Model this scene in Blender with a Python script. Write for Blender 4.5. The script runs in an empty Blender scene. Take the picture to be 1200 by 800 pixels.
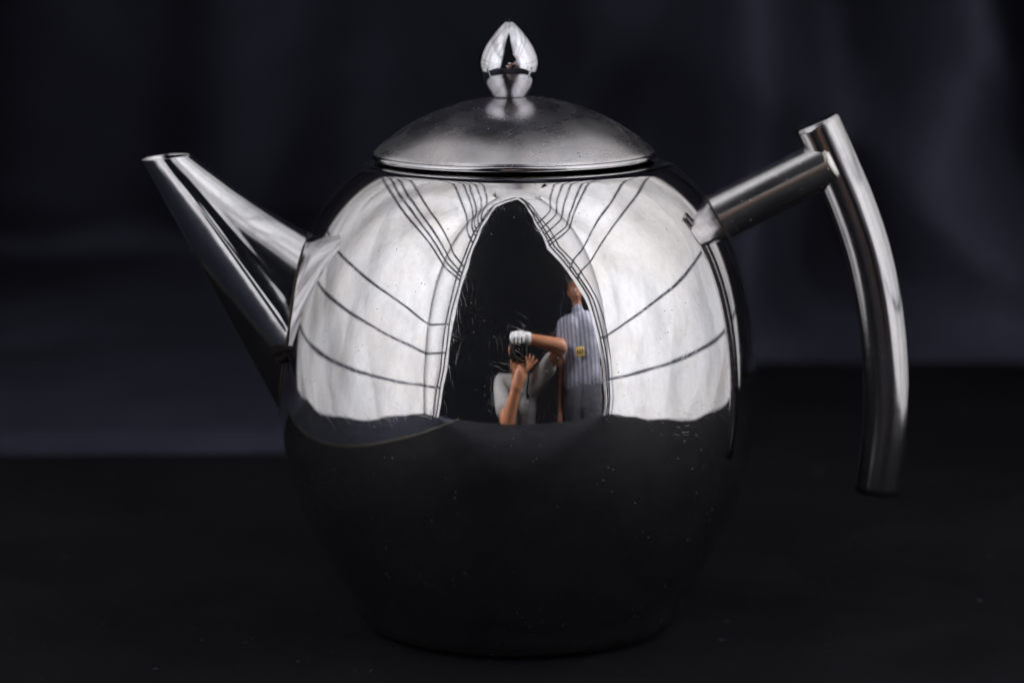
import bpy, bmesh, math, random
from mathutils import Vector, Matrix, noise
random.seed(7)
scene = bpy.context.scene
col = scene.collection

# ------------------------------------------------------------------ camera
CAM = Vector((0.0, -0.85, 0.227))
AIM = Vector((-0.00175, 0.0, 0.083))
FWD = (AIM - CAM).normalized()
cam_data = bpy.data.cameras.new('camera')
cam = bpy.data.objects.new('camera', cam_data)
col.objects.link(cam)
cam.location = CAM
cam.rotation_euler = FWD.to_track_quat('-Z', 'Y').to_euler()
cam_data.sensor_width = 36.0
cam_data.lens = 36.0 * (AIM - CAM).length / 0.300
cam_data.clip_start = 0.01
cam_data.clip_end = 50.0
cam_data.dof.use_dof = True
cam_data.dof.focus_distance = 0.805
cam_data.dof.aperture_fstop = 9.0
scene.camera = cam

# ------------------------------------------------------------------ world, lamps, exposure
world = bpy.data.worlds.new('World')
scene.world = world
world.use_nodes = True
bg = world.node_tree.nodes['Background']
bg.inputs['Color'].default_value = (0.6, 0.64, 0.8, 1)
bg.inputs['Strength'].default_value = 0.014


def area(name, loc, target, sx, sy, power, color=(1, 1, 1)):
    d = bpy.data.lights.new(name, 'AREA')
    d.shape = 'RECTANGLE'
    d.size, d.size_y = sx, sy
    d.energy = power
    d.color = color
    o = bpy.data.objects.new(name, d)
    col.objects.link(o)
    o.location = loc
    o.rotation_euler = (Vector(target) - Vector(loc)).to_track_quat('-Z', 'Y').to_euler()
    return o


area('studio_lamp', (-0.92, -0.70, 0.82), (-0.34, -0.10, 0.15), 0.5, 0.5, 30.5, (0.985, 0.985, 1.0))
area('studio_lamp', (0.98, -0.58, 0.82), (0.34, 0.0, 0.15), 0.5, 0.5, 31.5, (0.985, 0.985, 1.0))

scene.view_settings.view_transform = 'Standard'
scene.view_settings.look = 'None'
scene.view_settings.exposure = 0.0
scene.view_settings.gamma = 1.0
scene.view_settings.use_curve_mapping = False
scene.render.engine = 'CYCLES'
scene.cycles.use_denoising = True
scene.cycles.max_bounces = 7
scene.cycles.diffuse_bounces = 3
scene.cycles.glossy_bounces = 5
scene.cycles.sample_clamp_indirect = 6.0
scene.cycles.caustics_reflective = True
scene.cycles.use_adaptive_sampling = True
scene.cycles.adaptive_threshold = 0.025


# ------------------------------------------------------------------ materials
class NT:
    def __init__(self, name):
        self.m = bpy.data.materials.new(name)
        self.m.use_nodes = True
        self.t = self.m.node_tree
        self.t.nodes.clear()
        self.out = self.n('ShaderNodeOutputMaterial')

    def n(self, kind, **kw):
        nd = self.t.nodes.new(kind)
        for k, v in kw.items():
            setattr(nd, k, v)
        return nd

    def l(self, a, b):
        self.t.links.new(a, b)

    def coords(self, which='Object'):
        return self.n('ShaderNodeTexCoord').outputs[which]

    def mapping(self, src, scale=(1, 1, 1), rot=(0, 0, 0), loc=(0, 0, 0)):
        mp = self.n('ShaderNodeMapping')
        mp.inputs['Scale'].default_value = scale
        mp.inputs['Rotation'].default_value = rot
        mp.inputs['Location'].default_value = loc
        self.l(src, mp.inputs['Vector'])
        return mp.outputs[0]

    def noise(self, src, scale, detail=2.0, rough=0.5, dist=0.0):
        nd = self.n('ShaderNodeTexNoise')
        nd.inputs['Scale'].default_value = scale
        nd.inputs['Detail'].default_value = detail
        nd.inputs['Roughness'].default_value = rough
        nd.inputs['Distortion'].default_value = dist
        self.l(src, nd.inputs['Vector'])
        return nd.outputs['Fac']

    def ramp(self, src, a, b, lo=0.0, hi=1.0):
        nd = self.n('ShaderNodeMapRange')
        nd.inputs['From Min'].default_value = a
        nd.inputs['From Max'].default_value = b
        nd.inputs['To Min'].default_value = lo
        nd.inputs['To Max'].default_value = hi
        self.l(src, nd.inputs['Value'])
        return nd.outputs[0]

    def math(self, op, a, b=None, clamp=False):
        nd = self.n('ShaderNodeMath', operation=op)
        nd.use_clamp = clamp
        for i, v in enumerate((a, b)):
            if v is None:
                continue
            if isinstance(v, (int, float)):
                nd.inputs[i].default_value = v
            else:
                self.l(v, nd.inputs[i])
        return nd.outputs[0]

    def mixcol(self, fac, a, b):
        nd = self.n('ShaderNodeMix', data_type='RGBA')
        for s, v in ((nd.inputs[0], fac), (nd.inputs[6], a), (nd.inputs[7], b)):
            if isinstance(v, (int, float)):
                s.default_value = v
            elif isinstance(v, tuple):
                s.default_value = (*v, 1) if len(v) == 3 else v
            else:
                self.l(v, s)
        return nd.outputs[2]

    def principled(self, **kw):
        p = self.n('ShaderNodeBsdfPrincipled')
        for k, v in kw.items():
            s = p.inputs[k.replace('_', ' ')]
            if isinstance(v, (int, float)):
                s.default_value = v
            elif isinstance(v, tuple):
                s.default_value = (*v, 1) if len(v) == 3 else v
            else:
                self.l(v, s)
        self.l(p.outputs[0], self.out.inputs['Surface'])
        return p

    def bump(self, height, strength=1.0, distance=0.001, normal=None):
        b = self.n('ShaderNodeBump')
        b.inputs['Strength'].default_value = strength
        b.inputs['Distance'].default_value = distance
        self.l(height, b.inputs['Height'])
        if normal is not None:
            self.l(normal, b.inputs['Normal'])
        return b.outputs[0]


def scratches(m, src, layers, seed):
    rnd = random.Random(seed)
    wob = m.n('ShaderNodeTexNoise')
    wob.inputs['Scale'].default_value = 55.0
    m.l(src, wob.inputs['Vector'])
    add = m.n('ShaderNodeMixRGB', blend_type='LINEAR_LIGHT')
    add.inputs[0].default_value = 0.006
    m.l(src, add.inputs[1])
    m.l(wob.outputs['Color'], add.inputs[2])
    total = None
    for (along, across, th) in layers:
        rot = (rnd.uniform(-.3, .3), rnd.uniform(0, math.pi), rnd.uniform(-.3, .3))
        v = m.mapping(add.outputs[0], rot=rot, loc=(rnd.random(), rnd.random(), rnd.random()))
        v = m.mapping(v, scale=(along, along * 3, across))
        s = m.ramp(m.noise(v, 1.0, 0.0), th, th + 0.03)
        total = s if total is None else m.math('MAXIMUM', total, s)
    return total


def steel(name, rough, base=(0.66, 0.655, 0.66), seed=1, wav=0.00012, wavscale=35, scr=0.03, dust=0.5, patch=0.05,
          brush=None, stain=None, marks=1.0, haze=0.0, gate_at=.57, thr=0.0):
    m = NT(name)
    c = m.coords()
    sc = scratches(m, c, [(75, 5200, .775 - thr), (110, 4600, .775 - thr), (160, 4000, .785 - thr)], seed)
    sc = m.math('MULTIPLY', sc, m.ramp(m.noise(c, 45, 1), .36, .66, 0, marks))
    r = m.ramp(m.noise(c, 60, 5, .6), .35, .75, rough, rough + patch)
    vor = m.n('ShaderNodeTexVoronoi')
    vor.inputs['Scale'].default_value = 420.0
    m.l(c, vor.inputs['Vector'])
    gate = m.ramp(m.noise(c, 70, 1), gate_at, gate_at + .11)
    speck = m.math('MULTIPLY', m.ramp(vor.outputs['Distance'], .13, .07), gate)
    pit = m.ramp(m.noise(c, 1100, 1, .5), .68, .80)
    r2 = m.math('ADD', r, m.math('ADD', m.math('MULTIPLY', sc, scr), m.math('MULTIPLY', pit, .06)), True)
    h = m.math('MULTIPLY', m.noise(c, wavscale, 2, .45), wav)
    h = m.math('ADD', h, m.math('MULTIPLY', m.noise(c, 330, 1, .5), wav * .05))
    h = m.math('SUBTRACT', h, m.math('MULTIPLY', m.math('ADD', sc, m.math('MULTIPLY', pit, .4)), .000003))
    if brush:
        h = m.math('ADD', h, m.math('MULTIPLY', m.noise(m.mapping(c, scale=brush), 1.0, 2, .6), .000012))
    n3 = m.bump(h, 1.0, 1.0)
    tint = m.ramp(m.noise(c, 28, 4, .6), .3, .75)
    colr = m.mixcol(tint, base, tuple(x * y for x, y in zip(base, (.95, .94, .93))))
    mott = m.ramp(m.noise(m.mapping(c, scale=(1, 1, .45)), 520, 4, .7), .40, .72)
    colr = m.mixcol(mott, colr, tuple(x * .86 for x in base))
    blot = m.ramp(m.noise(c, 1500, 2, .6), .71, .78)
    colr = m.mixcol(m.math('MULTIPLY', blot, .35), colr, tuple(x * .5 for x in base))
    if stain:
        f = None
        for (x, y, z, rad) in stain:
            vm = m.n('ShaderNodeVectorMath', operation='DISTANCE')
            m.l(c, vm.inputs[0])
            vm.inputs[1].default_value = (x, y, z)
            d = m.math('ADD', vm.outputs['Value'], m.ramp(m.noise(c, 700, 3), .3, .7, -rad * .7, rad * .7))
            k = m.ramp(d, rad, rad * .55)
            f = k if f is None else m.math('MAXIMUM', f, k)
        colr = m.mixcol(f, colr, (.06, .05, .045))
        r2 = m.math('ADD', r2, m.math('MULTIPLY', f, .4), True)
    p = m.principled(Base_Color=colr, Metallic=1.0, Roughness=r2, Normal=n3)
    body_out = p.outputs[0]
    if haze:
        g = m.n('ShaderNodeBsdfAnisotropic')
        g.inputs['Roughness'].default_value = .38
        m.l(colr, g.inputs['Color'])
        hz = m.n('ShaderNodeMixShader')
        hz.inputs[0].default_value = haze
        m.l(m.ramp(m.noise(c, 38, 4, .65), .3, .7, haze * .4, haze * 1.6), hz.inputs[0])
        m.l(p.outputs[0], hz.inputs[1])
        m.l(g.outputs[0], hz.inputs[2])
        body_out = hz.outputs[0]
    d = m.n('ShaderNodeBsdfDiffuse')
    d.inputs['Color'].default_value = (.32, .31, .31, 1)
    mx = m.n('ShaderNodeMixShader')
    m.l(m.math('ADD', m.math('MULTIPLY', speck, dust), m.math('MULTIPLY', sc, .003), True), mx.inputs[0])
    m.l(body_out, mx.inputs[1])
    m.l(d.outputs[0], mx.inputs[2])
    m.l(mx.outputs[0], m.out.inputs['Surface'])
    return m.m


def cloth(name, colr, rough=.75, spec=.25, sheen=0.0, weave=2400, mott=.25, lint_at=.835):
    m = NT(name)
    c = m.coords()
    k = m.noise(c, 14, 5, .6)
    c2 = tuple(x * (1 + mott) for x in colr)
    c1 = tuple(x * (1 - mott) for x in colr)
    cc = m.mixcol(m.ramp(k, .3, .7), c1, c2)
    lint = m.ramp(m.noise(c, 330, 0, .4), lint_at, lint_at + .03)
    cc = m.mixcol(lint, cc, tuple(min(1, x * 6 + .01) for x in colr))
    w = m.noise(m.mapping(c, scale=(1, 1, 1)), weave, 2, .6)
    b = m.bump(w, .6, .0004)
    b = m.bump(m.noise(c, 30, 4, .55), .7, .004, b)
    m.principled(Base_Color=cc, Roughness=rough, Specular_IOR_Level=spec, Sheen_Weight=sheen, Sheen_Roughness=.4, Normal=b)
    return m.m


def plain(name, colr, rough=.5, metallic=0.0, spec=.5, var=.15, scale=40, bump=0.0):
    m = NT(name)
    c = m.coords()
    k = m.noise(c, scale, 4, .6)
    cc = m.mixcol(m.ramp(k, .3, .7), tuple(x * (1 - var) for x in colr), tuple(min(1, x * (1 + var)) for x in colr))
    kw = {}
    if bump:
        kw['Normal'] = m.bump(m.noise(c, scale * 6, 3), .6, bump)
    m.principled(Base_Color=cc, Roughness=rough, Metallic=metallic, Specular_IOR_Level=spec, **kw)
    return m.m


def tent_fabric():
    m = NT('white tent fabric')
    c = m.coords()
    h = m.noise(c, 9, 5, .6)
    b = m.bump(h, 1.0, .012)
    b = m.bump(m.noise(c, 900, 2), .3, .0004, b)
    cc = m.mixcol(m.ramp(m.noise(c, 5, 5, .65), .35, .65), (.80, .765, .745), (.85, .855, .88))
    d = m.n('ShaderNodeBsdfDiffuse')
    t = m.n('ShaderNodeBsdfTranslucent')
    for s in (d, t):
        m.l(cc, s.inputs['Color'])
        m.l(b, s.inputs['Normal'])
    mx = m.n('ShaderNodeMixShader')
    mx.inputs[0].default_value = .5
    m.l(d.outputs[0], mx.inputs[1])
    m.l(t.outputs[0], mx.inputs[2])
    m.l(mx.outputs[0], m.out.inputs['Surface'])
    return m.m


def striped_shirt():
    m = NT('striped lavender shirt cloth')
    c = m.coords()
    w = m.n('ShaderNodeTexWave')
    w.bands_direction = 'X'
    w.inputs['Scale'].default_value = 8.0
    w.inputs['Distortion'].default_value = .3
    m.l(c, w.inputs['Vector'])
    cc = m.mixcol(m.ramp(w.outputs['Fac'], .3, .7), (.20, .20, .27), (.36, .36, .43))
    m.principled(Base_Color=cc, Roughness=.85, Specular_IOR_Level=.2, Normal=m.bump(m.noise(c, 20, 4), .8, .01))
    return m.m


STEEL = steel('polished scratched steel', .016, seed=3, patch=.03, haze=.018, scr=.07, gate_at=.49, thr=.018, wav=.00006, dust=.5)
STEEL_SPOUT = steel('spout steel', .085, base=(.62, .62, .635), seed=5, wav=.0002, wavscale=40, dust=.2)
STEEL_LID = steel('dull lid steel', .19, base=(.56, .55, .56), seed=8, patch=.17, wav=.00025, wavscale=55, scr=.12, dust=.10,
                  stain=[(-.0215, -.012, .0128, .0011), (-.0183, -.0125, .0136, .0014), (.0195, -.0345, .0035, .0016), (.0225, -.0335, .0030, .0012)])
STEEL_KNOB = steel('knob steel', .015, base=(.70, .705, .75), seed=12, wav=.00003, wavscale=80, dust=.25, patch=.02)
STEEL_HANDLE = steel('handle steel', .085, base=(.52, .515, .52), seed=15, wav=.00008, wavscale=60, dust=.2, patch=.08, scr=.1)
STEEL_POST = steel('post steel', .19, base=(.68, .67, .675), seed=19, wav=.00008, wavscale=60, dust=.04, patch=.1, scr=.06, marks=.25)
WELD = plain('dark weld seam', (.055, .042, .032), .6, .7, var=.6, scale=700, bump=.0006)
PIT = plain('burnt weld pit', (.012, .010, .009), .8, 0, .2)
BACK = cloth('blue black backdrop cloth', (.044, .045, .070), rough=.7, spec=.10, sheen=.0, lint_at=.99)
MAT = cloth('black table cloth', (.0105, .0105, .0128), rough=.9, spec=.03)
UNDER = cloth('darkened navy under cloth', (.019, .021, .033), rough=.85, spec=.06, lint_at=.99)
FABRIC = tent_fabric()
CORD = plain('dark blue grey cord', (.070, .082, .115), .7, 0, .2, var=.4, scale=120)
POLE = plain('grey brown tent pole', (.16, .145, .13), .4, 0, .4)
SKIN2 = plain('dark tanned skin', (.26, .105, .06), .5, 0, .4, var=.2, scale=25)
SKIN = plain('tanned skin', (.48, .20, .105), .5, 0, .4, var=.12, scale=25)
HAIR = plain('black hair', (.010, .009, .009), .5, 0, .4)
WHITE_SHIRT = plain('white cotton', (.42, .41, .41), .9, 0, .1, var=.15, scale=14, bump=.012)
GLOVE = plain('white cotton glove', (.86, .85, .86), .9, 0, .1, var=.08, scale=60, bump=.003)
JEANS = plain('dark trousers cloth', (.02, .022, .03), .9, 0, .1)
GREY_TROUSERS = plain('grey trousers cloth', (.11, .11, .13), .9, 0, .1)
BLACK_PLASTIC = plain('black camera plastic', (.012, .012, .013), .45, 0, .4)
RUBBER = plain('black rubber', (.010, .010, .010), .7, 0, .3)
STRAP = plain('black woven strap', (.012, .012, .014), .8, 0, .2)
BADGE = plain('yellow badge', (.62, .42, .10), .5, 0, .4, var=.1)
BADGE_INK = plain('dark badge ink', (.03, .025, .02), .6)
STRIPE = striped_shirt()
FLOORM = plain('dark room floor', (.02, .02, .022), .7, 0, .2)
TABLEM = plain('dark table wood', (.04, .03, .025), .6, 0, .3)
m = NT('coated lens glass')
m.principled(Base_Color=(.01, .01, .02), Roughness=.03, Specular_IOR_Level=.8)
GLASS = m.m
SHOE = plain('dark shoe leather', (.015, .013, .012), .5)
EYEW = plain('eye white', (.6, .58, .55), .3)


# ------------------------------------------------------------------ helpers
def link(name, me, mat, parent=None, smooth=True):
    o = bpy.data.objects.new(name, me)
    col.objects.link(o)
    if mat is not None:
        me.materials.clear()
        me.materials.append(mat)
    if parent is not None:
        o.parent = parent
    if smooth:
        me.polygons.foreach_set('use_smooth', [True] * len(me.polygons))
    return o


def mesh(name, verts, faces):
    me = bpy.data.meshes.new(name)
    me.from_pydata([tuple(v) for v in verts], [], faces)
    me.update()
    return me


def empty(name, loc, label=None, cat=None, group=None):
    o = bpy.data.objects.new(name, None)
    o.empty_display_size = .02
    col.objects.link(o)
    o.location = loc
    tag(o, label, cat, group)
    return o


def tag(o, label=None, cat=None, group=None, kind=None):
    for k, v in (('label', label), ('category', cat), ('group', group), ('kind', kind)):
        if v:
            o[k] = v
    return o


def lathe(name, prof, seg=256, cx=0.0, cy=0.0):
    """prof: list of (r, z); r == 0 ends become poles"""
    vs, fs, rings = [], [], []
    for (r, z) in prof:
        if r < 1e-7:
            rings.append([len(vs)])
            vs.append((cx, cy, z))
        else:
            i = len(vs)
            rings.append(list(range(i, i + seg)))
            for k in range(seg):
                a = 2 * math.pi * k / seg
                vs.append((cx + r * math.cos(a), cy + r * math.sin(a), z))
    for a, b in zip(rings, rings[1:]):
        for k in range(seg):
            k2 = (k + 1) % seg
            if len(a) == 1 and len(b) == 1:
                continue
            if len(a) == 1:
                fs.append((a[0], b[k2], b[k]))
            elif len(b) == 1:
                fs.append((a[k], a[k2], b[0]))
            else:
                fs.append((a[k], a[k2], b[k2], b[k]))
    return mesh(name, vs, fs)


def catmull(pts, n=12, closed=False):
    pts = [Vector(p) for p in pts]
    out = []
    N = len(pts)
    rng = range(N) if closed else range(N - 1)
    for i in rng:
        if closed:
            p0, p1, p2, p3 = pts[i - 1], pts[i], pts[(i + 1) % N], pts[(i + 2) % N]
        else:
            p1, p2 = pts[i], pts[i + 1]
            p0 = pts[i - 1] if i > 0 else p1 * 2 - p2
            p3 = pts[i + 2] if i + 2 < N else p2 * 2 - p1
        for k in range(n):
            t = k / n
            out.append(.5 * ((2 * p1) + (p2 - p0) * t + (2 * p0 - 5 * p1 + 4 * p2 - p3) * t * t + (3 * p1 - p0 - 3 * p2 + p3) * t ** 3))
    if not closed:
        out.append(pts[-1])
    return out


def tube(name, path, rad, seg=12, closed=False, caps=True, bev=0.0):
    path = [Vector(p) for p in path]
    N = len(path)
    rads = rad if isinstance(rad, (list, tuple)) else [rad] * N
    vs, fs = [], []
    up = None
    for i, p in enumerate(path):
        if closed:
            t = (path[(i + 1) % N] - path[i - 1]).normalized()
        else:
            t = (path[min(i + 1, N - 1)] - path[max(i - 1, 0)]).normalized()
        if up is None:
            up = Vector((0, 1, 0)) if abs(t.y) < .9 else Vector((0, 0, 1))
        up = (up - t * up.dot(t)).normalized()
        s = t.cross(up)
        for k in range(seg):
            a = 2 * math.pi * k / seg
            vs.append(p + (up * math.cos(a) + s * math.sin(a)) * rads[i])
    for i in range(N if closed else N - 1):
        j = (i + 1) % N
        for k in range(seg):
            k2 = (k + 1) % seg
            fs.append((i * seg + k, i * seg + k2, j * seg + k2, j * seg + k))
    if caps and not closed:
        fs.append(tuple(range(seg - 1, -1, -1)))
        fs.append(tuple((N - 1) * seg + k for k in range(seg)))
    me = mesh(name, vs, fs)
    return me


def grid(name, fn, nu, nv):
    vs, fs = [], []
    for j in range(nv + 1):
        for i in range(nu + 1):
            vs.append(fn(i / nu, j / nv))
    for j in range(nv):
        for i in range(nu):
            a = j * (nu + 1) + i
            fs.append((a, a + 1, a + nu + 2, a + nu + 1))
    return mesh(name, vs, fs)


def box(name, cx, cy, cz, sx, sy, sz, bev=0.0, seg=3, mtx=None):
    bm = bmesh.new()
    bmesh.ops.create_cube(bm, size=1.0)
    for v in bm.verts:
        v.co = Vector((v.co.x * sx, v.co.y * sy, v.co.z * sz))
    if bev:
        bmesh.ops.bevel(bm, geom=bm.edges[:], offset=bev, segments=seg, affect='EDGES', profile=.5)
    for v in bm.verts:
        v.co += Vector((cx, cy, cz))
        if mtx:
            v.co = mtx @ v.co
    me = bpy.data.meshes.new(name)
    bm.to_mesh(me)
    bm.free()
    return me


def lerp_tab(tab, x):
    if x <= tab[0][0]:
        return tab[0][1]
    for (a, b), (c, d) in zip(tab, tab[1:]):
        if x <= c:
            t = (x - a) / (c - a)
            return b + (d - b) * t
    return tab[-1][1]


def smoothstep(a, b, x):
    t = max(0.0, min(1.0, (x - a) / (b - a)))
    return t * t * (3 - 2 * t)


# ------------------------------------------------------------------ the light tent (seen mirrored in the pot)
HT = .74
BL, BR, TL, TR = -.45, .43, -.09, .09
YF, TF = -.50, -.10
def xl(z): return BL + (TL - BL) * z / HT
def xr(z): return BR + (TR - BR) * z / HT
def yf(z): return YF + (TF - YF) * z / HT
def yb(z): return .30 - .18 * smoothstep(.40, HT, z)
OPEN_L = [(0, -.352), (.12, -.266), (.284, -.187), (.352, -.158), (.44, -.134), (.547, -.110), (.642, -.084), (.70, -.022), (.712, 0)]
OPEN_R = [(0, .390), (.048, .378), (.121, .338), (.203, .278), (.268, .229), (.323, .168), (.40, .094), (.52, .056), (.657, .026), (.712, 0)]

tent = empty('light_tent', (0, 0, -.003), 'white fabric light tent around the pot, seen only mirrored in its steel', 'light tent')


def wob(p, amp, sc, seed=0.0):
    return amp * noise.fractal(Vector(p) * sc + Vector((seed, seed * .7, 3.1)), 1.0, 2.0, 4)


def wall(side):
    fx = xl if side < 0 else xr
    def fn(u, v):
        z = HT * v
        zb = .012 * noise.noise(Vector((u * 5, side * 2.2, .4))) * (1 - v) ** 8
        y = yf(z) + (yb(z) - yf(z)) * u
        x = fx(z)
        f = wob((x * .3, y, z), .016, 3.2, side * 4) + .007 * math.sin((y + .25 * z) * 34 + 3 * noise.noise(Vector((y * 3, z * 3, side))))
        f += .030 * abs(noise.noise(Vector((y * 4.2 + z * 2.5, z * 3.4 - y * 1.2, side * 3.3)))) - .018 * abs(noise.noise(Vector((y * 8 - z * 5, z * 6, side * 1.3))))
        f *= min(1, u * 12) * min(1, (1 - u) * 12)
        return (x + f, y, z + zb)
    return grid('side_panel', fn, 170, 130)


link('side_panel', wall(-1), FABRIC, tent)
link('side_panel', wall(1), FABRIC, tent)


def flap(side):
    tab = OPEN_L if side < 0 else OPEN_R
    fx = xl if side < 0 else xr
    def fn(u, v):
        z = .712 * v
        e = lerp_tab(tab, z) + .0015 * math.sin(z * 60) * (1 if z < .6 else 0)
        x = e + (fx(z) - e) * u
        f = (.010 * math.sin(u * 9 + 2.2 * z) * (1 - v)) * math.sin(math.pi * u) + wob((x, 0, z), .006, 7, side)  * math.sin(math.pi * u)
        return (x, yf(z) + f, z)
    return grid('front_flap', fn, 60, 120)


link('front_flap', flap(-1), FABRIC, tent)
link('front_flap', flap(1), FABRIC, tent)
link('roof_panel', grid('roof_panel', lambda u, v: (TL + (TR - TL) * u, yf(.712) + (.13 - yf(.712)) * v,
     (.712 + .028 * min(1, v * 8)) + .07 * (1 - (2 * u - 1) ** 2) * min(1, v * 3)), 30, 20), FABRIC, tent)

LCORD = [.080, .152, .213, .362, .377, .392, .418, .52, .553, .572, .60, .63]
RCORD = [.096, .187, .368, .412, .50, .516, .552, .585, .62]
for side, zs in ((-1, LCORD), (1, RCORD)):
    fx = xl if side < 0 else xr
    tab = OPEN_L if side < 0 else OPEN_R
    for z in zs:
        drop = 1.0 - .20 * smoothstep(.15, .45, z)
        pts = []
        rise = .03 if side > 0 and abs(z - .187) < .01 else 0
        for i in range(26):
            t = i / 25
            zz = z + .003 * noise.noise(Vector((t * 9, z * 40, side))) + rise * (1 - t) ** 2
            y = yb(z) - .002 + (yf(zz) - yb(z) + .012) * t
            pts.append((fx(zz) - side * (.034 + .004 * noise.noise(Vector((t * 6, z * 31, 9)))) * (1 - .3 * smoothstep(.8, 1, t)), y, zz))
        for i in range(1, 11):
            t = i / 10
            zz = z + (z * drop - z) * t
            xe = lerp_tab(tab, zz)
            xc = fx(zz) - side * .02
            pts.append((xc + (xe - xc) * t, yf(zz) + .019, zz))
        for _ in range(4):
            pts = [pts[0]] + [tuple((a + 2 * b + c) / 4 for a, b, c in zip(p, q, r)) for p, q, r in zip(pts, pts[1:], pts[2:])] + [pts[-1]]
        link('cord', tube('cord', pts, [(.0026 if z < .3 else .0029) * (1 + .35 * noise.noise(Vector((i * .35, z * 50, side)))) for i in range(len(pts))], 6), CORD, tent)
# piping sewn along the edges of the opening
for side, tab in ((-1, OPEN_L), (1, OPEN_R)):
    for off, r in ((.004, .0031), (.021, .0031), (.045, .0026))[:2 if side < 0 else 3]:
        pts = []
        for i in range(61):
            z = .003 + .705 * i / 60
            o = off * (1 - .75 * smoothstep(.25, .7, z))
            pts.append((lerp_tab(tab, z) + side * o + .0015 * math.sin(z * 47 + off * 90), yf(z) + .016, z))
        link('piping', tube('piping', pts, r, 6), CORD, tent)
for side, fx in ((-1, xl), (1, xr)):
    link('pole', tube('pole', [(fx(z) - side * .004, yb(z) + .012, z) for z in [HT * i / 24 for i in range(25)]], .007, 10), POLE, tent)
    link('pole', tube('pole', [(fx(z) + side * .01, yf(z) - .01, z) for z in [HT * i / 24 for i in range(25)]], .006, 10), POLE, tent)

def light_block_drape(side, depth):  # cloth added outside the view to shield the backdrop from the lamps
    fx = xl if side < 0 else xr
    def fn(u, v):
        z = -.001 + .80 * v
        y = .318 + depth * u
        return (fx(z) + side * .012 - side * (.10 * u * v + .014 * math.sin(u * 21 + v * 2) * u * v), y, z)
    return grid('side_light_block', fn, 60, 30)


tag(link('side_light_block', light_block_drape(-1, .60), BACK), 'added black cloth that keeps lamp light off the backdrop at the far left', 'light_block_drape')
tag(link('side_light_block', light_block_drape(1, .26), BACK), 'added black cloth that keeps lamp light off the backdrop at the far right', 'light_block_drape')

# ------------------------------------------------------------------ table, cloths
tag(link('floor', grid('floor', lambda u, v: (-3 + 6 * u, -3 + 5 * v, -.75), 4, 4), FLOORM, smooth=False), kind='structure')
tbl = empty('table', (0, 0, -.75), 'dark table under the black cloths, its front edge mirrored in the pot', 'table')
link('tabletop', box('tabletop', 0, .23,   .728, 1.16, 1.56, .03, .004), TABLEM, tbl)
for sx in (-1, 1):
    for sy in (-1, 1):
        link('leg', box('leg', .53 * sx, .23 + .72 * sy, .3565, .05, .05, .713, .004), TABLEM, tbl)


def backdrop_fn(u, v):
    """navy black cloth: lies on the table, then sweeps up behind the pot in folds"""
    x = -.56 + 1.12 * u
    s = v * 2.15                      # length run along the cloth
    y0 = .455 - .16 * max(0, x - .09) + .02 * noise.noise(Vector((x * 4, 0, 1)))
    right = smoothstep(-.08, .12, x)
    y0 += .34 * (1 - right)
    flat = y0 + .53                   # from the front hem to the foot of the sweep
    lean = -.60 + .92 * right
    if s < flat:
        y = -.53 + s
        z = -.0042
        z += .006 * math.exp(-((y - .285 - .03 * x) / .012) ** 2) * smoothstep(.26, .30, y) * (1 - right)
    else:
        t = s - flat
        k = smoothstep(0, .06, t)
        z = -.0042 + max(0, t - .03 * (1 - math.exp(-t / .03))) * .97
        top = smoothstep(.35, .75, t)
        fold = (.014 + .030 * right) * math.sin(x * 52 + 2.5 * noise.noise(Vector((x * 5, t * 2.5, 2))) - t * 5 * right) + \
            (.012 + .012 * right) * math.sin(x * 23 + t * 9 + 1) + (.13 * abs(noise.noise(Vector((x * 6.5 + t * 5 + 1.3, t * 5.5 - x * 3, 7)))) + .05 * noise.noise(Vector((x * 14 - t * 7, t * 6, 3)))) * right
        y = y0 + lean * t * k * (1 - .9 * top) + fold * k * (1 - .5 * top) - .30 * top + .03 * (1 - math.exp(-t / .03))
        z = min(z, HT + .05)
    return (x, y, z)


tag(link('backdrop_cloth', grid('backdrop_cloth', backdrop_fn, 200, 240), BACK),
    'blue black cloth hanging in soft folds behind the pot', 'backdrop')


def mat_fn_height(x, y):
    return -.0008 + .0007 * noise.noise(Vector((x * 14, y * 14, 0))) * smoothstep(.10, .20, math.hypot(x, y))


def table_cloth():
    bm = bmesh.new()
    NX, NY = 110, 120
    rows = []
    for j in range(NY + 1):
        row = []
        for i in range(NX + 1):
            u, v = i / NX, j / NY
            x = -.256 + .70 * u
            rear = .236 + .02 * u + .19 * smoothstep(.30, .50, u) + .003 * noise.noise(Vector((u * 12, 0, 5)))
            y = -.53 + (rear + .53) * v
            x += .004 * noise.noise(Vector((0, y * 6, 2))) * (1 - u)
            z = mat_fn_height(x, y)
            row.append(bm.verts.new((x, y, z)))
        rows.append(row)
    for a, b in zip(rows, rows[1:]):
        for i in range(NX):
            bm.faces.new((a[i], a[i + 1], b[i + 1], b[i]))
    bmesh.ops.recalc_face_normals(bm, faces=bm.faces)
    # turned hem all round: extrude the border downwards
    border = [e for e in bm.edges if e.is_boundary]
    ret = bmesh.ops.extrude_edge_only(bm, edges=border)
    for v in [g for g in ret['geom'] if isinstance(g, bmesh.types.BMVert)]:
        v.co.z = -.0035
    me = bpy.data.meshes.new('table_cloth')
    bm.to_mesh(me)
    bm.free()
    return me


def under_fn(u, v):  # added cloth, darker than the backdrop's, to dim the pot's left reflection
    x, y = -.52 + .36 * u, -.52 + .72 * v
    return (x, y, -.0031 + .0005 * noise.noise(Vector((x * 9, y * 9, 4))))


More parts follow.
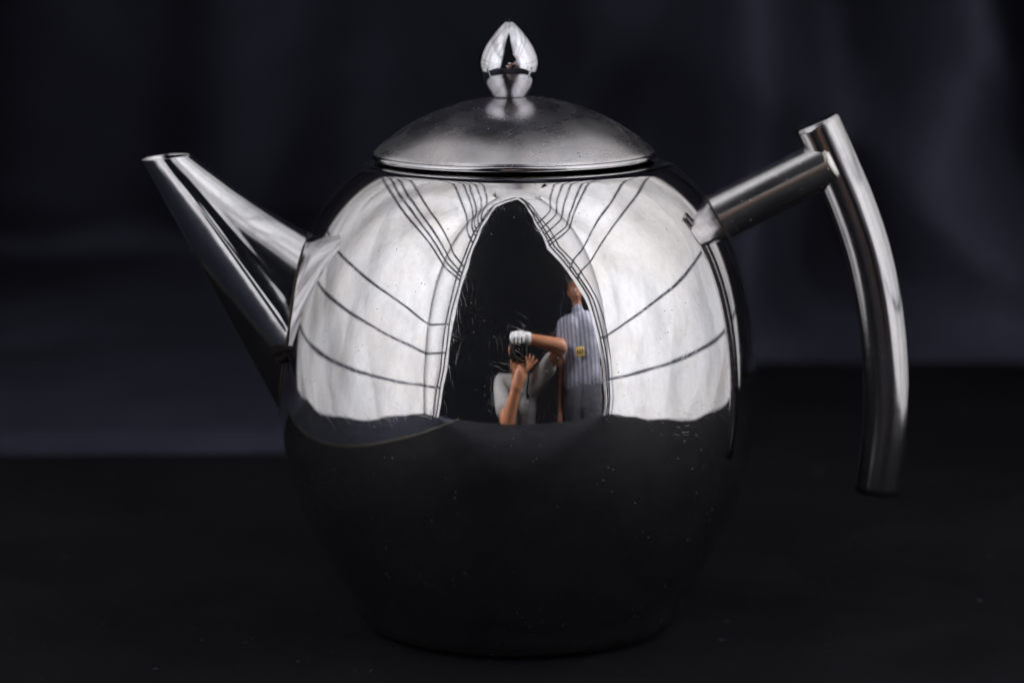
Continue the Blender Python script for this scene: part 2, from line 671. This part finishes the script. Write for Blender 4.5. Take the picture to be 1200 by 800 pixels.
tag(link('darkening_cloth', grid('darkening_cloth', under_fn, 30, 50), UNDER), 'dark navy cloth lying flat under the left side of the black cloth', 'under cloth')
tag(link('table_cloth', table_cloth(), MAT), 'black cloth spread flat under the steel teapot', 'table cloth')
hem_pts = [(-.256, -.53 + .78 * i / 40, .0002) for i in range(41)]
hem_pts = [(x + .004 * noise.noise(Vector((0, y * 6, 2))), y, z) for x, y, z in hem_pts]
hem = link('hem', tube('hem', hem_pts, .0020, 8), plain('brown hem', (.075, .066, .054), .8, 0, .2), bpy.data.objects['table_cloth'])
hem['label'] = 'brownish turned hem along the left side of the cloth'

# ------------------------------------------------------------------ teapot
# measured outline points (photo pixels) to metres in the pot's own middle plane
DIST = (AIM - CAM).length
UPV = FWD.cross(Vector((0, 0, 1))).normalized().cross(FWD)
def zpx(y):
    lo, hi = -.05, .25
    for _ in range(40):
        mid = (lo + hi) / 2
        v = Vector((0, 0, mid)) - CAM
        if 400 - v.dot(UPV) / v.dot(FWD) * DIST / .00025 > y:
            lo = mid
        else:
            hi = mid
    return lo
def kpxz(z): return (Vector((0, 0, z)) - CAM).dot(FWD) / DIST
def xpx(x, y): return kpxz(zpx(y)) * (-.00175 + (x - 600) * .00025)
Z0 = .0002                     # top of the cloth under the pot
PTS = [(.0494, .0080), (.0519, .0119), (.0559, .0182), (.0605, .027), (.0644, .0356), (.0673, .0453), (.0691, .0578), (.0697, .0703), (.0692, .0828),
       (.0675, .0953), (.0650, .1048), (.0617, .1127), (.0585, .119), (.0545, .1252), (.0512, .1297), (.0474, .1337), (.0438, .1360), (.0415, .1371)]
import numpy as np
CO = np.polyfit([p[1] for p in PTS], [p[0] ** 2 for p in PTS], 6)
def RB(z): return math.sqrt(max(float(np.polyval(CO, z)), 1e-8))

pot = empty('teapot', (0, 0, 0), 'polished stainless steel teapot with cone spout and bent tube handle', 'teapot')
zs = [.0075 + (.1343 - .0075) * i / 150 for i in range(151)]
bottom = [(0, Z0 + .0016), (.036, Z0 + .0016), (.040, Z0 + .0012), (.0425, Z0 + .0002), (.0443, Z0 - .0002), (.0460, Z0 + .0010), (.0478, Z0 + .0038)]
bottom = [(0, Z0 + .0016), (.026, Z0 + .0016)] + [tuple(p.xz) for p in catmull([(r, 0, z) for r, z in bottom[1:]] + [(RB(.0075), 0, .0075)], 8)][1:-1]
rt = RB(.1343)
top = [(RB(.1331), .1331), (rt, .1343), (rt - .0012, .1351), (rt - .0026, .1357), (rt - .0041, .1361), (rt - .0054, .1362), (rt - .0062, .1359), (rt - .0064, .1345), (rt - .0064, .130), (rt - .0050, .127)]
top = [tuple(p.xz) for p in catmull([(r, 0, z) for r, z in top], 8)][8:]
prof = bottom + [(RB(z), z) for z in zs] + top[1:]
body = link('body', lathe('body', prof, 320), STEEL, pot)

# spout: ruled cone from a level-cut mouth to an oval footprint on the body
def spout_ring(t, n=224, shrink=1.0, flare=1.0):
    out = []
    for k in range(n):
        a = 2 * math.pi * k / n
        s, c = math.sin(a), math.cos(a)
        s, c = math.copysign(abs(s) ** 1.22, s), math.copysign(abs(c) ** 1.22, c)
        tip = Vector((-.1019 + .0074 * s * shrink, .0068 * c * shrink, .1371 + .0006 * s))
        zb = .0875 + .0272 * s * shrink
        yy = .0192 * c * shrink
        zb2 = zb
        base = Vector((-math.sqrt(max(RB(zb2) ** 2 - yy * yy, 1e-6)) + .0006, yy, zb2))
        p = tip.lerp(base, t)
        # the sheet is drawn in between mouth and foot, more on the upper side
        bow = math.sin(math.pi * t)
        mid = tip.lerp(base, .5)
        p += Vector((-.25, 0, -.97)) * (.0011 * bow * max(0, s)) * flare
        p.y *= 1 - .10 * bow
        glint_ridge = math.exp(-((a - (math.pi - .10)) / .085) ** 2) + .55 * math.exp(-((a - (math.pi - .42)) / .07) ** 2)  # ridges added to the shape to draw bright reflection strips
        p += Vector((0, -1, .25)) * (.00042 * glint_ridge * smoothstep(.05, .45, t) * (1 - smoothstep(.93, 1.0, t)))
        out.append(p)
    return out


def loft(name, rings, closed_ring=True):
    n = len(rings[0])
    vs = [p for r in rings for p in r]
    fs = []
    for j in range(len(rings) - 1):
        for k in range(n):
            k2 = (k + 1) % n
            fs.append((j * n + k, (j + 1) * n + k, (j + 1) * n + k2, j * n + k2))
    return mesh(name, vs, fs)


outer = [spout_ring(i / 40) for i in range(41)]
spout = link('spout', loft('spout', outer), STEEL_SPOUT, pot)
inner = [spout_ring(i / 12, shrink=.91) for i in range(7)]
lining = link('lining', loft('lining', inner), STEEL_SPOUT, spout)
link('mouth_rim', tube('mouth_rim', [a.lerp(b, .5) for a, b in zip(spout_ring(0, shrink=.91), outer[0])], .00030, 10, closed=True), STEEL_SPOUT, spout)
seam = [p + Vector((-.0006, 0, 0)) for p in spout_ring(1.0)]
seamr = [.00042 + .0003 * noise.noise(p * 160) for p in seam]
link('weld_seam', tube('weld_seam', seam, seamr, 8, closed=True), WELD, spout)
# the burnt-through pit in the lower part of the seam
bm = bmesh.new()
bmesh.ops.create_icosphere(bm, subdivisions=4, radius=1.0)
for v in bm.verts:
    n = 1 + .6 * noise.noise(v.co * 1.5 + Vector((3, 1, 2))) + .35 * noise.noise(v.co * 3.7)
    v.co = Vector((v.co.x * .0031, v.co.y * .0013, v.co.z * .0028)) * n
me = bpy.data.meshes.new('weld_pit')
bm.to_mesh(me)
bm.free()
pit = link('weld_pit', me, PIT, spout)
pit.location = (-.0668, -.0192, .0828)

# handle: short post and a bent tube
D = Vector((.893, 0, .449)).normalized()
P0 = Vector((.0575 - .010 * .893, 0, .1193 - .010 * .449))
P1 = P0 + D * .0475
post = link('handle_post', tube('handle_post', [P0.lerp(P1, i / 20) for i in range(21)], .0071, 64), STEEL_POST, pot)
# seam ring where the post is let into the body
ring, ring2 = [], []
for k in range(96):
    a = 2 * math.pi * k / 96
    n1 = Vector((0, 1, 0)); n2 = D.cross(n1)
    q = P0 + (n1 * math.cos(a) + n2 * math.sin(a)) * .00715
    t = 0
    while math.hypot(q.x + D.x * t, q.y) < RB(min(.134, q.z + D.z * t)) and t < .05:
        t += .0001
    ring.append(q + D * t)
link('weld_seam', tube('weld_seam', ring, [.0004 + .0002 * noise.noise(p * 200) for p in ring], 8, closed=True), WELD, post)


hpts = [(957.5, 144.5), (979.5, 194), (1000, 243), (1018.5, 300), (1031.5, 365), (1037.5, 430), (1037, 500), (1028, 575)]
hp = catmull([(xpx(x, y), 0, zpx(y)) for x, y in hpts], 14)
RH = .0068
bm = bmesh.new()
me = tube('handle_grip', hp, RH, 64)
for v in me.vertices:
    v.co.y *= .90
grip = link('handle_grip', me, STEEL_HANDLE, pot)
for i, (pt, d) in enumerate(((hp[0], (hp[0] - hp[1]).normalized()), (hp[-1], (hp[-1] - hp[-2]).normalized()))):
    capm = lathe('end_cap', [(0, .0009), (.0052, .0008), (.0062, .0007), (.0066, .0003), (.0068, -.0002)], 64)
    for v in capm.vertices:
        v.co.y *= .90
    cap = link('end_cap', capm, STEEL_HANDLE, grip)
    cap.location = pt
    cap.rotation_euler = Matrix((d.cross(Vector((0, 1, 0))) * -1, Vector((0, 1, 0)), d)).transposed().to_euler()
# weld bead round the end of the post where it meets the grip
bead = []
for k in range(72):
    a = 2 * math.pi * k / 72
    n1 = Vector((0, 1, 0)); n2 = D.cross(n1)
    bead.append(P1 - D * (.0006 + .0012 * math.cos(2 * a)) + (n1 * math.cos(a) + n2 * math.sin(a)) * .0069)
link('weld_bead', tube('weld_bead', bead, [.0007 + .0004 * noise.noise(p * 260) for p in bead], 10, closed=True), steel('bead steel', .16, base=(.5, .46, .42), seed=31, wav=.0006, wavscale=400), grip)


# ------------------------------------------------------------------ lid
LZ = .1385
RC = (.0400 ** 2 + .0153 ** 2) / (2 * .0153)
dome = [(0, .0010 + .0153)]
for i in range(1, 81):
    r = .0400 * i / 80
    dome.append((r, .0010 + math.sqrt(RC * RC - r * r) - (RC - .0153)))
dome += [tuple(p.xz) for p in catmull([(.0392, 0, .0018), (.0400, 0, .0010), (.0406, 0, .00025), (.04095, 0, -.0004), (.0409, 0, -.0009), (.0405, 0, -.0012), (.0398, 0, -.0012), (.0390, 0, -.0006), (.036, 0, .0002)], 6)][7:]
lid = link('lid', lathe('lid', list(reversed(dome)), 256), STEEL_LID, pot)
lid.location = (-.0012, 0, LZ)
lid.rotation_euler = (0, math.radians(-.35), 0)
link('rim', tube('rim', [(.0405 * math.cos(2 * math.pi * k / 128), .0405 * math.sin(2 * math.pi * k / 128), -.0006) for k in range(128)], .00085, 16, closed=True), STEEL_SPOUT, lid)
lid['label'] = 'dull domed steel lid with a bud knob'
kpx = [(14, 121), (17, 116), (23, 108), (28.5, 100), (32.5, 91), (35.3, 82), (36.2, 74), (34.6, 65), (31.2, 56.5), (27, 49), (20.2, 40), (13.2, 32.3), (6.0, 26), (1.8, 23.4)]
kp = [tuple(p.xz) for p in catmull([(r * .000246, 0, (zpx(y) - LZ)) for r, y in kpx], 8)] + [(0, zpx(22.4) - LZ)]
link('knob', lathe('knob', kp, 160, cx=-.0012), STEEL_KNOB, lid)
link('knob_collar', tube('knob_collar', [(-.0012 + .0045 * math.cos(2 * math.pi * k / 48), .0045 * math.sin(2 * math.pi * k / 48), .0163) for k in range(48)], .0003, 8, closed=True), WELD, lid)


# ------------------------------------------------------------------ people behind the camera (mirrored in the pot)
def capsule(vs, fs, a, b, ra, rb, seg=14, rings=5):
    a, b = Vector(a), Vector(b)
    d = (b - a)
    L = d.length
    d = d / L if L > 1e-6 else Vector((0, 0, 1))
    u = d.orthogonal().normalized()
    w = d.cross(u)
    base = len(vs)
    prof = []
    for i in range(rings + 1):
        t = -math.pi / 2 + (math.pi / 2) * i / rings
        prof.append((ra * math.cos(t), ra * math.sin(t)))
    for i in range(rings + 1):
        t = (math.pi / 2) * i / rings
        prof.append((rb * math.cos(t), L + rb * math.sin(t)))
    for r, h in prof:
        for k in range(seg):
            an = 2 * math.pi * k / seg
            vs.append(a + d * h + (u * math.cos(an) + w * math.sin(an)) * max(r, 1e-5))
    n = len(prof)
    for j in range(n - 1):
        for k in range(seg):
            k2 = (k + 1) % seg
            fs.append((base + j * seg + k, base + j * seg + k2, base + (j + 1) * seg + k2, base + (j + 1) * seg + k))
    fs.append(tuple(base + k for k in range(seg - 1, -1, -1)))
    fs.append(tuple(base + (n - 1) * seg + k for k in range(seg)))


def ellipsoid(vs, fs, c, r, rot=None, seg=24, rings=16, shape=None):
    base = len(vs)
    c = Vector(c)
    for j in range(rings + 1):
        t = math.pi * j / rings
        for k in range(seg):
            a = 2 * math.pi * k / seg
            p = Vector((math.sin(t) * math.cos(a), math.sin(t) * math.sin(a), math.cos(t)))
            if shape:
                p = shape(p)
            p = Vector((p.x * r[0], p.y * r[1], p.z * r[2]))
            if rot:
                p = rot @ p
            vs.append(c + p)
    for j in range(rings):
        for k in range(seg):
            k2 = (k + 1) % seg
            fs.append((base + j * seg + k, base + (j + 1) * seg + k, base + (j + 1) * seg + k2, base + j * seg + k2))


def union(name, vs, fs, mat, parent, voxel, smooth=6):
    me = mesh(name + '_raw', vs, fs)
    o = bpy.data.objects.new(name + '_raw', me)
    col.objects.link(o)
    r = o.modifiers.new('r', 'REMESH')
    r.mode = 'VOXEL'
    r.voxel_size = voxel
    s = o.modifiers.new('s', 'SMOOTH')
    s.factor = .5
    s.iterations = smooth
    dg = bpy.context.evaluated_depsgraph_get()
    ev = o.evaluated_get(dg)
    nm = bpy.data.meshes.new_from_object(ev)
    nm.name = name
    bpy.data.objects.remove(o)
    bpy.data.meshes.remove(me)
    return link(name, nm, mat, parent)


def head_parts(vs, fs, c, rot):
    """head with jaw, nose, brow and ears; local +y is the way the face looks"""
    def shp(p):
        q = p.copy()
        if p.z < 0:
            q.x *= 1 - .28 * (-p.z) ** 1.5
            q.y = q.y * (1 - .10 * -p.z) + .10 * -p.z
        return q
    ellipsoid(vs, fs, c, (.076, .095, .112), rot, shape=shp)
    W = lambda *v: Vector(c) + rot @ Vector(v)
    capsule(vs, fs, W(0, .088, .012), W(0, .108, -.022), .008, .013)
    capsule(vs, fs, W(-.030, .085, .030), W(.030, .085, .030), .010, .010)
    capsule(vs, fs, W(-.018, .086, -.052), W(.018, .086, -.052), .009, .009)
    for s in (-1, 1):
        capsule(vs, fs, W(.076 * s, -.005, .018), W(.076 * s, -.002, -.025), .014, .010)


def hair(c, rot, parent):
    vs, fs = [], []
    def shp(p):
        q = p.copy()
        n = 1 + .06 * noise.noise(p * 5)
        q *= n
        return q
    W = lambda *v: Vector(c) + rot @ Vector(v)
    ellipsoid(vs, fs, W(0, -.018, .030), (.083, .092, .095), rot, shape=shp)
    return union('hair', vs, fs, HAIR, parent, .007, 3)


def fingers(vs, fs, palm, fdir, side, lens_, curl, nrm, r=.0085, spread=.0):
    pass


# --- photographer, kneeling behind the camera
ph = empty('person', (0, -1.3, -.75), 'person in white shirt holding a camera, mirrored in the middle of the pot', 'person')
def L(p): return Vector(p) - Vector((0, -1.3, -.75))
vs, fs = [], []
HC = (.0, -1.15, .285)
hrot = Matrix.Rotation(math.radians(-8), 3, 'X')
head_parts(vs, fs, L(HC), hrot)
cap = lambda a, b, ra, rb: capsule(vs, fs, L(a), L(b), ra, rb)
cap((0, -1.16, .20), (0, -1.25, .12), .055, .065)            # neck
for s in (-1, 1):
    cap((0, -1.27, .08), (.16 * s, -1.25, .10), .08, .062)
    cap((.07 * s, -1.30, .02), (.06 * s, -1.42, -.20), .10, .095)
    cap((.06 * s, -1.42, -.20), (.08 * s, -1.46, -.33), .095, .10)
    cap((.09 * s, -1.45, -.34), (.13 * s, -1.30, -.69), .085, .058)       # thigh down to the knee
    cap((.13 * s, -1.30, -.69), (.13 * s, -1.70, -.70), .050, .036)       # shin along the floor
    cap((.13 * s, -1.70, -.71), (.13 * s, -1.80, -.725), .034, .022)
# right arm: elbow raised to the side, hand over the camera
cap((.18, -1.24, .11), (.37, -1.00, .285), .052, .043)
cap((.37, -1.00, .285), (.10, -.985, .315), .046, .030)
cap((.10, -.985, .315), (.05, -.99, .318), .030, .036)
# left arm: hand under the lens
cap((-.18, -1.24, .10), (-.085, -.98, -.09), .050, .042)
cap((-.085, -.98, -.09), (-.012, -.930, .095), .052, .034)
cap((-.012, -.930, .095), (.014, -.930, .145), .038, .042)
def finger(a, b, c, d, r=.0105):
    cap(a, b, r, r * .95); cap(b, c, r * .95, r * .88); cap(c, d, r * .88, r * .75)
for i in range(4):
    dx = .014 * i
    y = -.902 - .022 * i
    fan = (-.006 + .019 * i)
    finger((.030, y - .004, .150), (.056, y, .166 - .003 * i), (.064 + fan * .6, y + .001, .196 - .004 * i), (.064 + fan * 1.6, y + .002, .226 - (.012, 0, .003, .014)[i]))
finger((-.012, -.925, .140), (-.036, -.918, .152), (-.049, -.914, .172), (-.050, -.912, .198), .0100)
union('body', vs, fs, SKIN, ph, .0055, 5)
hair(L(HC), hrot, ph)
# shirt with a short sleeve on each side
vs, fs = [], []
for s in (-1, 1):
    cap((0, -1.27, .075), (.165 * s, -1.25, .10), .098, .074)
    cap((.07 * s, -1.30, .02), (.065 * s, -1.41, -.20), .122, .118)
    cap((.065 * s, -1.41, -.20), (.08 * s, -1.45, -.36), .118, .122)
cap((.17, -1.245, .11), (.285, -1.11, .205), .074, .068)
cap((-.17, -1.245, .10), (-.125, -1.09, -.01), .074, .068)
union('shirt', vs, fs, WHITE_SHIRT, ph, .010, 4)
vs, fs = [], []
for s in (-1, 1):
    cap((.07 * s, -1.46, -.33), (.12 * s, -1.31, -.66), .125, .078)
    cap((.13 * s, -1.31, -.675), (.13 * s, -1.66, -.685), .068, .055)
union('trousers', vs, fs, JEANS, ph, .012, 4)
# white glove on the raised hand, fingers closed over the camera's top edge
vs, fs = [], []
cap((.085, -.985, .317), (.000, -.99, .322), .036, .036)
cap((.03, -.975, .326), (-.035, -.975, .322), .034, .030)
for i in range(4):
    x = .044 - .027 * i
    finger((x, -.985, .335), (x - .003, -.950, .338 - .004 * (i == 3)), (x - .004, -.932, .312), (x - .004, -.936, .284 + (.006, 0, .002, .008)[i]), .0125)
finger((.03, -1.01, .305), (.025, -1.03, .29), (.02, -1.035, .275), (.015, -1.035, .262), .012)
union('glove', vs, fs, GLOVE, ph, .0045, 3)

# --- the camera in the photographer's hands
camo = empty('photo_camera', CAM, 'black camera held up in both hands, mirrored in the middle of the pot', 'camera')
camo.rotation_euler = cam.rotation_euler      # local -Z looks at the pot
def lens(name, prof, mat, parent=camo):
    return link(name, lathe(name, prof, 64), mat, parent)
lens('lens_barrel', [(.024, .012), (.030, .006), (.034, .006), (.0355, .008), (.0355, .030), (.0335, .032), (.0335, .060), (.0365, .063), (.0365, .095), (.033, .098), (.031, .118), (0, .118)], RUBBER)
lens('lens_glass', [(0, .010), (.012, .0112), (.020, .0135), (.0255, .0165)], GLASS)
cb = link('camera_body', box('camera_body', 0, -.004, .142, .135, .090, .046, .012, 4), BLACK_PLASTIC, camo)
link('viewfinder_hump', box('viewfinder_hump', 0, .050, .146, .058, .036, .052, .013, 3), BLACK_PLASTIC, camo)
link('hand_grip', box('hand_grip', .058, -.006, .118, .030, .086, .040, .012, 4), RUBBER, camo)
link('shutter_button', box('shutter_button', .056, .042, .112, .012, .006, .012, .002, 2), BLACK_PLASTIC, camo)
link('neck_strap', tube('neck_strap', catmull([(.070, .03, .150), (.085, .02, .170), (.088, -.10, .200), (.075, -.20, .235), (.09, -.24, .29), (.11, -.16, .40)], 10), .008, 8), STRAP, camo)

# --- second person, standing behind on the right
ORG = Vector((.61, -1.06, -.75))
p2 = empty('person', ORG, 'standing person in striped shirt with yellow badge, mirrored at the edge of the opening', 'person')
p2.rotation_euler = (0, 0, math.radians(32))
vs, fs = [], []
cap = lambda a, b, ra, rb: capsule(vs, fs, a, b, ra, rb)
HC2 = (0, .02, 1.455)
R2 = Matrix.Rotation(math.radians(-12), 3, 'X')
head_parts(vs, fs, HC2, R2)
cap((0, .0, 1.37), (0, -.01, 1.26), .052, .06)
for s in (-1, 1):
    cap((0, -.01, 1.22), (.15 * s, -.01, 1.215), .075, .058)
    cap((.07 * s, 0, 1.15), (.06 * s, 0, .92), .095, .088)
    cap((.06 * s, 0, .92), (.08 * s, 0, .80), .09, .10)
    cap((.085 * s, 0, .80), (.09 * s, .01, .44), .085, .055)
    cap((.09 * s, .01, .44), (.09 * s, -.01, .09), .052, .036)
    cap((.09 * s, -.02, .045), (.095 * s, .13, .030), .040, .030)
    cap((.185 * s, -.01, 1.20), (.225 * s, -.01, .95), .050, .040)
    cap((.225 * s, -.01, .95), (.225 * s, .04, .73), .040, .028)
    cap((.225 * s, .04, .73), (.222 * s, .06, .66), .028, .030)
    for i in range(4):
        yy = .035 + .018 * i
        finger((.224 * s, yy, .655), (.222 * s, yy + .004, .615), (.214 * s, yy + .006, .59), (.204 * s, yy + .006, .57 + (.008, 0, .002, .014)[i]))
    finger((.215 * s, .075, .69), (.205 * s, .095, .66), (.200 * s, .10, .64), (.197 * s, .10, .62), .010)
union('body', vs, fs, SKIN2, p2, .0065, 5)
hair(HC2, R2, p2)
vs, fs = [], []
for s in (-1, 1):
    cap((0, -.01, 1.21), (.155 * s, -.01, 1.205), .092, .070)
    cap((.07 * s, 0, 1.15), (.065 * s, 0, .93), .118, .112)
    cap((.065 * s, 0, .93), (.075 * s, 0, .87), .112, .116)
    cap((.175 * s, -.01, 1.20), (.215 * s, -.01, 1.05), .070, .064)
cap((0, -.01, 1.27), (0, 0, 1.29), .072, .064)
union('shirt', vs, fs, STRIPE, p2, .009, 4)
vs, fs = [], []
for s in (-1, 1):
    cap((.068 * s, 0, .82), (.075 * s, 0, .74), .112, .110)
    cap((.08 * s, 0, .76), (.09 * s, .01, .44), .108, .082)
    cap((.09 * s, .01, .44), (.09 * s, -.01, .10), .080, .065)
union('trousers', vs, fs, GREY_TROUSERS, p2, .010, 4)
for s in (-1, 1):
    vs, fs = [], []
    cap((.09 * s, -.04, .045), (.095 * s, .15, .036), .047, .036)
    union('shoe', vs, fs, SHOE, p2, .008, 3)
bd = link('badge', box('badge', -.012, .128, 1.005, .075, .006, .05, .003, 2), BADGE, p2)
for i in range(3):
    link('badge_mark', box('badge_mark', -.033 + .021 * i, .1325, 1.005, .011, .003, .026, .001, 1), BADGE_INK, bd)
